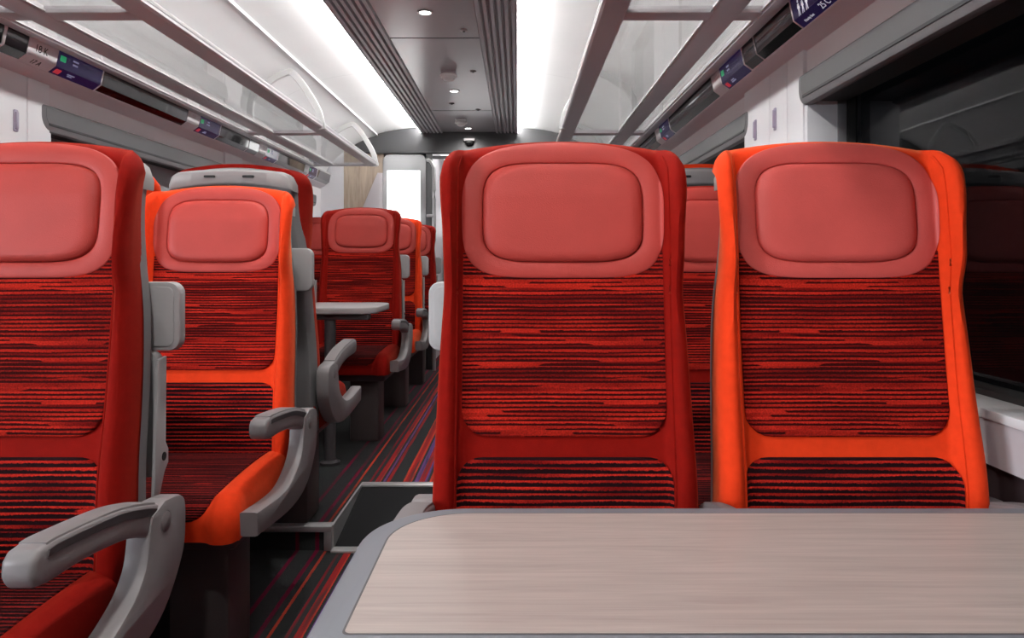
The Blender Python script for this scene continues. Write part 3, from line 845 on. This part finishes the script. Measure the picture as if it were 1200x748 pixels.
    # pillar covers between the windows
for s, w, y0, y1, grooves in ((1, 'right', 2.150, 2.71, (2.28, 2.44)), (-1, 'left', 2.045, 2.585, (2.20, 2.465)), (1, 'right', 4.26, 4.51, ()), (-1, 'left', 4.13, 4.39, ())):
    pc = MB(); edges = [y0] + list(grooves) + [y1]
    for a, b in zip(edges, edges[1:]):
        pc.box((sx(s, WD-.012), a+.0012, H_SILL+HC), (sx(s, WD+.01), b-.0012, H_TOP-.01+HC), .004)
    pc.box((sx(s, WD-.006), y0-.016, H_SILL+HC), (sx(s, SD+.002), y1+.016, H_WIN+HC), .004)
    struct(pc.build('pillar_trim_%s' % w, M['pillar_white']))
    if grooves:
        for k, yy in enumerate({1: (2.577, 2.38), -1: (2.405,)}[s]):
            lab = {(1, 0): 'small lilac coat hook on the right white pillar, farther from the window', (1, 1): 'small lilac coat hook on the right white pillar, nearer the dark window',
                   (-1, 0): 'small lilac coat hook on the white pillar at the left edge'}[(s, k)]
            ho = (sx(s, WD-.0115), yy, HC+.462)
            hk = empty('coat_hook', ho, lab, 'coat hook', 'fold-flat coat hooks')
            MB().prism(rrect(-.0105, .0105, -.036, .036, .005, 4), 0, 0, -s*.004, .001).build('back_plate', M['hook_lilac'], hk)
            MB().prism(rrect(-.0065, .0065, -.028, .030, .004, 4), 0, 0, -s*.009, .002).build('hook_flap', M['hook_lilac'], hk)

# ------------------------------------------------------------------ luggage racks
def beam(d0, d1, h0, h1, y0, y1, s, bev=.006):
    return MB().box((sx(s, d0), y0, h0+HC), (sx(s, d1), y1, h1+HC), bev)
YR0, YR1 = YBACK+.05, 5.53
for s, w in ((-1, 'left'), (1, 'right')):
    o = (sx(s, .9), 2.3, HC+.75)
    rk = empty('luggage_rack', o, 'overhead luggage rack of grey beams and clear panels on the %s' % w, 'luggage rack', 'overhead luggage racks')
    fr_ = MB().prism([(sx(s, d), h+HC) for d, h in ((.637, .724), (.645, .718), (.712, .719), (.718, .727), (.718, .743), (.675, .751), (.647, .749), (.638, .739))], 1, YR0, YR1, .003)
    loc_(fr_, o).build('front_rail', M['rack_grey'], rk, 30)
    ml = MB().prism([(sx(s, d), h+HC) for d, h in ((.6365, .735), (.641, .734), (.648, .750), (.668, .7515), (.666, .754), (.644, .7525), (.636, .744))], 1, YR0, YR1, .001)
    loc_(ml, o).build('rail_trim', M['alu'], rk, 30)
    loc_(beam(.965, 1.046, .719, .746, YR0, YR1, s), o).build('middle_beam', M['rack_grey'], rk)
    loc_(beam(1.109, 1.149, .717, .747, YR0, YR1, s, .004), o).build('rear_beam', M['rack_grey'], rk)
    for y in (-1.8, .18, 2.17, 4.16, 5.50):
        loc_(beam(.675, 1.13, .721, .743, y-.036, y+.036, s, .004), o).build('cross_bar', M['rack_grey'], rk)
    ysn = [-1.8, .18, 2.17, 4.16, 5.50]
    for a, b in zip(ysn, ysn[1:]):
        for d0, d1 in ((.714, .968), (1.043, 1.112)):
            loc_(MB().box((sx(s, d0), a+.034, HC+.728), (sx(s, d1), b-.034, HC+.734)), o).build('glass_panel', M['rack_glass'], rk)
            loc_(MB().box((sx(s, d1-.010), a+.034, HC+.7245), (sx(s, d1-.004), b-.034, HC+.7285)), o).build('panel_trim', M['rack_pale'], rk)
    for y in (.10, 3.95, 5.44):
        # arched divider: from the rail up to the cove and back down along it
        path = curve_pts([(.622, .715), (.632, .770), (.654, .834), (.722, .948), (.785, 1.022), (.822, 1.034), (.87, 1.018), (.927, .988), (.985, .950), (1.03, .89), (1.043, .83), (1.043, .735)], 5)
        mbh = MB(); rows = []
        for i, (d, h) in enumerate(path):
            a = Vector(path[max(i-1, 0)]); b = Vector(path[min(i+1, len(path)-1)]); t = (b-a).normalized(); nn = Vector((t.y, -t.x))
            wd_ = .036 if h < 1.0 or d < .8 else .034
            rows.append([(sx(s, d + nn.x*q*wd_), y + e*.013, h + nn.y*q*wd_ + HC) for q, e in ((0.06, -.8), (0, -.4), (0, .4), (.06, .8), (.94, 1), (1, .6), (1, -.6), (.94, -1))])
        mbh.sheet(rows, 0, True); n8 = tuple(range(8)); mbh.add(rows[0], [n8]); mbh.add(rows[-1], [n8])
        loc_(mbh, o).build('arch_divider', M['rack_pale'], rk, 30)

# ------------------------------------------------------------------ reservation display fascia
F0, F1, F2, F3 = (1.153, .731), (1.166, .668), (1.194, .648), (1.243, .617)
def text_mesh(body, size, name, mat, parent, mtx):
    cu = bpy.data.curves.new(name, 'FONT'); cu.body = body; cu.size = size; cu.align_x = 'CENTER'; cu.align_y = 'CENTER'; cu.extrude = .0004
    tmp = bpy.data.objects.new(name, cu); COL.objects.link(tmp)
    dg = bpy.context.evaluated_depsgraph_get(); me = bpy.data.meshes.new_from_object(tmp.evaluated_get(dg))
    bpy.data.objects.remove(tmp); me.transform(mtx); me.materials.clear(); me.materials.append(mat); me.name = name
    ob = bpy.data.objects.new(name, me); COL.objects.link(ob); ob.parent = parent; return ob
def facet(s, y, t, off, o, upper):
    """matrix: local x along reading direction, local y up the facet, local z out of it"""
    a, b = (F1, F0) if upper else (F2, F1)
    lo = Vector((sx(s, a[0]), y, a[1]+HC)); hi = Vector((sx(s, b[0]), y, b[1]+HC))
    up = (hi-lo).normalized(); xdir = Vector((0, 1, 0)) if s < 0 else Vector((0, -1, 0))
    zdir = xdir.cross(up).normalized()
    p = lo.lerp(hi, t) + zdir*off - Vector(o)
    m_ = Matrix((xdir, up, zdir)).transposed().to_4x4(); m_.translation = p; return m_
for s, w in ((-1, 'left'), (1, 'right')):
    o = (sx(s, 1.17), 2.5, HC+.69)
    fa = empty('seat_display_fascia', o, 'long glossy dark strip of seat reservation displays under the %s luggage rack' % w, 'display strip', 'seat display strips')
    loc_(extr([F0, F1, F2, (1.24, .66), (1.24, .731)], YBACK, YEND, s, True), o).build('glass_strip', M['fascia_glass'], fa, 20)
    loc_(extr([(1.150, .738), (1.152, .728), (1.158, .728), (1.158, .738)], YBACK, YEND, s, True), o).build('edge_trim', M['rack_pale'], fa, 0)
    loc_(extr([(1.145, .742), (1.20, .742), (1.20, .765), (1.165, .765)], YBACK, YEND, s, True), o).build('shadow_gap', M['plastic_dark'], fa, 0) if False else None
    loc_(extr([(1.191, .6495), (1.194, .6445), (F3[0]+.002, F3[1]-.003), (F3[0]+.002, .66), (1.21, .66)], YBACK, YEND, s, True), o).build('valance', M['valance'], fa, 0)
    def skin(y0, y1, mat, name, parent, e=.0015):
        """thin plate wrapped over both facets"""
        a = [(F0[0]-e, F0[1]-.004), (F1[0]-e, F1[1]-e*.4), (F2[0]-e*.6, F2[1]-e)]
        b = [(F0[0]+.002, F0[1]-.004), (F1[0]+.002, F1[1]+.002), (F2[0]+.002, F2[1]+.001)]
        return loc_(extr(a + b[::-1], y0, y1, s, True), o).build(name, mat, parent, 20)
    def bars(parent, y, tt, upper, n, hgt, mat, name):
        for k in range(n):
            ln = .05*random.uniform(.5, 1.0)
            mm = MB().box((-ln/2, -hgt/2, 0), (ln/2, hgt/2, .0005)); me = mm.mesh(name, mat, 0); me.transform(facet(s, y, tt - k*.2, .0021, o, upper))
            ob = bpy.data.objects.new(name, me); COL.objects.link(ob); ob.parent = parent
    if s < 0: mods = [(2.36, 2.51, 2.78, 1), (3.50, 3.63, 3.88, 0), (4.47, 4.60, 4.82, 0), (5.42, 5.53, 5.75, 0)]
    else: mods = [(2.88, 2.76, 2.49, 0), (4.06, 3.94, 3.70, 0), (5.1, 4.98, 4.75, 0)]
    for (ya, yb, yc, txt) in mods:
        npt = skin(min(ya, yb), max(ya, yb), M['number_plate'], 'number_plate', fa)
        yc_ = (ya+yb)/2
        if txt:
            text_mesh('18 K', .034, 'seat_number', M['ink'], npt, facet(s, yc_-.01, .45, .0022, o, True))
            text_mesh('17 A', .026, 'seat_number', M['ink'], npt, facet(s, yc_-.01, .5, .0028, o, False))
        else:
            bars(npt, yc_, .65, True, 2, .008, M['valance'], 'seat_number')
        sc_ = skin(min(yb, yc), max(yb, yc), M['screen_purple'], 'screen', fa, .0012)
        for yl in (yc,):
            skin(yl-.004, yl+.004, M['number_plate'], 'screen_border', fa, .0018)
        ym = yb + (.10 if s < 0 else -.10); yi = yb + (.03 if s < 0 else -.03)
        for up_, mt, nm in ((True, 'icon_green', 'availability_icon'), (False, 'icon_red', 'availability_icon')):
            me = MB().prism(rrect(-.016, .016, -.010, .010, .003, 3), 2, 0, .0006).mesh(nm, M[mt], 0); me.transform(facet(s, yi, .5, .0016, o, up_))
            ob = bpy.data.objects.new(nm, me); COL.objects.link(ob); ob.parent = sc_
        bars(sc_, ym, .62, True, 2, .006, M['screen_text'], 'text_line'); bars(sc_, ym, .65, False, 2, .005, M['screen_text'], 'text_line')
    if s > 0:
        # the near panel with the priority symbols
        sc_ = skin(1.45, 2.045, M['screen_purple'], 'screen', fa, .0012)
        skin(2.04, 2.048, M['number_plate'], 'screen_border', fa, .0018)
        loc_(extr([(F2[0]-.002, F2[1]+.001), (F2[0]-.004, F2[1]-.002), (F2[0]+.002, F2[1]-.004), (F2[0]+.003, F2[1])], 1.45, 2.048, s, True), o).build('screen_border', M['number_plate'], fa, 0)
        for k in range(3):
            mm = MB(); x = 0
            mm.lathe([(.0001, .0005), (.0042, .0005), (.0042, 0)], (x, .019, 0), 12)
            mm.prism([(-.005, .013), (.004, .013), (.008, -.002), (.004, -.003), (.006, -.020), (.002, -.020), (0, -.006), (-.004, -.020), (-.008, -.020), (-.004, 0), (-.009, .001)], 2, 0, .0005)
            me = mm.mesh('priority_icon', M['text_white'], 0); me.transform(facet(s, 1.995-k*.026, .30, .002, o, True))
            ob = bpy.data.objects.new('priority_icon', me); COL.objects.link(ob); ob.parent = sc_
        text_mesh('Priority Seat', .0115, 'panel_text', M['text_white'], sc_, facet(s, 1.975, .42, .002, o, False))
        text_mesh('25 C', .027, 'panel_text', M['text_white'], sc_, facet(s, 1.872, .5, .002, o, False))
        skin(2.362, 2.368, M['number_plate'], 'screen_border', fa, .0016)
    else:
        skin(2.245, 2.258, M['number_plate'], 'screen_border', fa, .0018)
        skin(4.30, 4.305, M['number_plate'], 'screen_border', fa, .0016)

# ------------------------------------------------------------------ ceiling fittings
DOWN = 34.0
for y, lab in ((-1.20, 'round downlight over the rear bay, out of the frame'), (.27, 'round downlight over the wood-grain table, out of the frame'), (1.74, 'round downlight over the nearest seats, out of the frame'), (3.21, 'round downlight in the grey ceiling panel, nearest of the row'), (4.68, 'round downlight just beyond the first smoke detector'), (5.98, 'round downlight next to the dark end bulkhead')):
    e = empty('ceiling_light', (XC, y, HC+1.088), lab, 'ceiling light', 'ceiling downlights')
    MB().lathe([(.030, .0), (.034, -.002), (.034, -.004), (.026, -.005), (.025, -.002)], (0, 0, 0)).build('bezel', M['rack_pale'], e)
    MB().lathe([(.001, -.004), (.018, -.0038), (.0255, -.002), (.0255, .0)], (0, 0, 0)).build('lens', M['lamp'], e)
    ld = bpy.data.lights.new('downlight_lamp', 'SPOT'); ld.energy = DOWN * (.5 if y > 2 else 1.0); ld.spot_size = math.radians(165); ld.spot_blend = 1.0; ld.shadow_soft_size = .03; ld.color = (1, .97, .93)
    lo = bpy.data.objects.new('downlight_lamp', ld); COL.objects.link(lo); lo.parent = e; lo.location = (0, 0, -.03)
for x, y, sc_, lab in ((XC+.008, 4.22, 1.0, 'white smoke detector on a square base in the ceiling, nearer one'), (XC-.03, 5.62, .95, 'white smoke detector dome near the end bulkhead, farther one')):
    e = empty('smoke_detector', (x, y, HC+1.088), lab, 'smoke detector', 'smoke detectors')
    MB().box((-.042*sc_, -.042, -.014), (.042*sc_, .042, 0), .003).build('base', M['rack_grey'] if sc_ == 1 else M['detector'], e)
    MB().lathe([(.046*sc_, -.014), (.050*sc_, -.020), (.048*sc_, -.030), (.034*sc_, -.036), (.030*sc_, -.046), (.012, -.052), (.001, -.053)], (0, 0, 0)).build('dome', M['detector'], e)
for x, y, lab in ((XC+.150, 3.46, 'tiny twin sensor on the grey ceiling panel before the first detector'), (XC+.148, 4.20, 'tiny round sensor right of the first smoke detector'), (XC-.05, 5.05, 'dark slot sensor past the second downlight'), (XC+.12, 5.25, 'tiny sensor by the far ceiling joint')):
    e = empty('ceiling_sensor', (x, y, HC+1.088), lab, 'sensor', 'small ceiling sensors')
    MB().lathe([(.018, 0), (.019, -.003), (.012, -.006), (.001, -.006)], (0, 0, 0), 16).build('bezel', M['rack_pale'] if 'dark' not in lab else M['plastic_dark'], e)
    MB().lathe([(.006, -.005), (.006, -.008), (.001, -.009)], (0, 0, 0), 12).build('lens', M['slot_black'], e)
e = empty('camera_dome', (XC+.0, YEND, HC+1.02), 'small dark camera dome on the grey end bulkhead', 'security camera')
MB().box((-.045, -.03, -.012), (.045, 0, .012), .006).build('base', M['rack_grey'], e)
MB().lathe([(.036, -.010), (.034, -.028), (.022, -.040), (.001, -.044)], (0, -.02, 0), 20).build('dome', M['slot_black'], e)

# ------------------------------------------------------------------ far end
hd = MB()
pts = [(-1.25, .922), (-1.25, .74)] 
prof = [(d, h) for d, h in cove1] + [(d, h) for d, h in cove2]
top = [(XC-d, h+HC+.02) for d, h in prof[::-1]] + [(XC+d, h+HC+.02) for d, h in prof]
hdr = [(XC-1.243, HC+.90)] + [p for p in top if p[1] > HC+.90] + [(XC+1.243, HC+.90)]
hdr = [(-1.646, HC+.75), (-1.646, HC+.922)] + [(x, z) for x, z in top if z > HC+.922] + [(.84, HC+.922), (.84, HC+.75)] + [(.84, HC+.75)]
hdr = [(x, z) for x, z in top if z > HC+.925]; hdr = [(hdr[0][0]-.05, HC+.922)] + hdr + [(hdr[-1][0]+.05, HC+.922)]
hd.prism(hdr, 1, YEND, YEND+.06)
hd.box((-1.30, YEND-.012, HC+.908), (.50, YEND+.06, HC+.926), .004)
struct(hd.build('wall_far', M['bulk_grey'], smooth=30))
rs = MB()
rs.box((-.09, YEND, FZ), (.84, YEND+.06, HC+.93))      # right of the doorway
struct(rs.build('partition_wall_right', M['screen_panel'], smooth=0))
# left: draught screen with a lit white panel
ds = empty('draught_screen', (-.93, YEND, FZ), 'pale grey rounded partition left of the doorway holding a bright white panel', 'partition')
dso = (-.93, YEND, FZ)
loc_(MB().prism(rrect(-1.125, -.765, FZ, HC+.905, (.06, .06, .002, .002), 8), 1, YEND, YEND+.05, .012), dso).build('panel', M['screen_panel'], ds)
loc_(MB().prism(rrect(-1.088, -.812, HC+.10, HC+.765, .004), 1, YEND-.004, YEND+.01), dso).build('lit_panel', M['lit_white'], ds)
fin = MB().prism([(-1.125, HC+.745), (-1.165, HC+.745), (-1.33, HC+.36), (-1.40, HC+.1), (-1.40, FZ), (-1.125, FZ)], 1, YEND-.02, YEND+.03, .004)
tag(fin.build('slanted_screen', M['rack_grey']), 'slanted grey side screen between the wood panel and the bright white panel', 'side screen')
wd = MB().box((-1.455, YEND+.03, FZ), (-1.12, YEND+.06, HC+.93))
struct(MB().box((-1.70, YEND+.03, FZ), (-1.455, YEND+.06, HC+.93)).build('partition_wall_corner', M['pillar_white'], smooth=0))
struct(wd.build('partition_wall_left', M['bulk_wood'], smooth=0))
jb = MB().box((-.765, YEND+.0, FZ), (-.715, YEND+.05, HC+.92), .004)
jb.box((-.715, YEND+.01, HC+.868), (-.09, YEND+.05, HC+.892), .002)
struct(jb.build('door_1', M['bulk_grey']))
gp = MB().tube(curve_pts([(-.752, YEND-.045, HC+.845), (-.728, YEND-.05, HC+.842), (-.700, YEND-.05, HC+.80), (-.690, YEND-.05, HC+.72), (-.690, YEND-.05, HC+.2), (-.690, YEND-.05, FZ+.001)], 6), .014, 12)
gpo = empty('grab_pole', (-.69, YEND-.05, FZ), 'upright steel grab pole with curved top beside the doorway', 'grab pole')
loc_(gp, (-.69, YEND-.05, FZ)).build('pole', M['alu'], gpo)
loc_(MB().box((-.755, YEND-.06, HC+.375), (-.685, YEND-.035, HC+.40), .005), (-.69, YEND-.05, FZ)).build('pole_bracket', M['alu'], gpo)
# vestibule beyond the doorway
vs = MB()
vs.add([(-.76, 7.55, FZ), (.05, 7.55, FZ), (.05, 7.55, HC+1.0), (-.76, 7.55, HC+1.0)], [(0, 1, 2, 3)])
vs.add([(-.02, 6.21, FZ), (-.02, 7.55, FZ), (-.02, 7.55, HC+1.0), (-.02, 6.21, HC+1.0)], [(0, 1, 2, 3)])
vs.add([(-.76, 6.21, FZ), (-.76, 7.55, FZ), (-.76, 7.55, HC+1.0), (-.76, 6.21, HC+1.0)], [(0, 1, 2, 3)])
struct(vs.build('wall_vestibule', M['wall_white'], smooth=0))
vc = MB().add([(-1.75, 6.2, HC+1.0), (.95, 6.2, HC+1.0), (.95, 7.6, HC+1.0), (-1.75, 7.6, HC+1.0)], [(0, 1, 2, 3)])
struct(vc.build('ceiling_vestibule', M['cove_white'], smooth=0))
ve = empty('vestibule_light', (-.45, 6.8, HC+.995), 'bright white ceiling light beyond the doorway', 'ceiling light')
MB().box((-.25, -.25, -.02), (.25, .25, .004), .004).build('diffuser', M['lit_white'], ve)
vd = empty('vestibule_door', (-.42, 7.53, FZ), 'far vestibule door with a white window, seen past the doorway edge', 'door')
MB().box((-.32, -.03, 0), (.32, .0, 1.62), .004).build('door_leaf', M['bulk_grey'], vd)
MB().prism(rrect(-.27, .27, 1.17, 1.42, .02), 1, -.034, -.02).build('door_window', M['lit_white'], vd)
MB().prism(rrect(-.27, .27, 1.47, 1.60, .02), 1, -.034, -.02).build('door_sign_panel', M['screen_panel'], vd)
# end wall behind the camera
bw = MB().add([(-1.75, YBACK, -.02), (.95, YBACK, -.02), (.95, YBACK, 2.15), (-1.75, YBACK, 2.15)], [(0, 1, 2, 3)])
struct(bw.build('wall_rear', M['wall_white'], smooth=0))

# ------------------------------------------------------------------ light, world, camera
pl = bpy.data.lights.new('side_fill_lamp', 'AREA'); pl.shape = 'RECTANGLE'; pl.size = 2.0; pl.size_y = .8; pl.energy = SIDE_FILL  # added unseen lamp beyond the left window, brightens the right-hand side
po_ = bpy.data.objects.new('side_fill_lamp', pl); COL.objects.link(po_); po_.location = (-6.0, -2.4, 1.65)
po_.rotation_euler = (Vector((.8, 1.9, .95)) - Vector(po_.location)).to_track_quat('-Z', 'Y').to_euler()

w_ = bpy.data.worlds.new('world'); scene.world = w_; w_.use_nodes = True
bg = w_.node_tree.nodes['Background']; bg.inputs['Color'].default_value = (.55, .6, .7, 1); bg.inputs['Strength'].default_value = .004

cam = bpy.data.cameras.new('camera'); co = bpy.data.objects.new('camera', cam); COL.objects.link(co)
co.location = (0, 0, HC); co.rotation_euler = (PI/2, 0, 0)
cam.sensor_width = 36; cam.lens = 867/1200*36
cam.shift_x = -7/1200; cam.shift_y = -66/1200
cam.clip_start = .02; cam.clip_end = 60
scene.camera = co
vsn = scene.view_settings
vsn.view_transform = 'Standard'; vsn.look = 'None'; vsn.gamma = 1; vsn.use_curve_mapping = False; vsn.exposure = 0.0
try:
    scene.cycles.use_denoising = True; scene.cycles.max_bounces = 8; scene.cycles.diffuse_bounces = 5; scene.cycles.glossy_bounces = 4; scene.cycles.transparent_max_bounces = 12
    scene.cycles.sample_clamp_indirect = 6; scene.cycles.caustics_reflective = False; scene.cycles.caustics_refractive = False
except Exception: pass
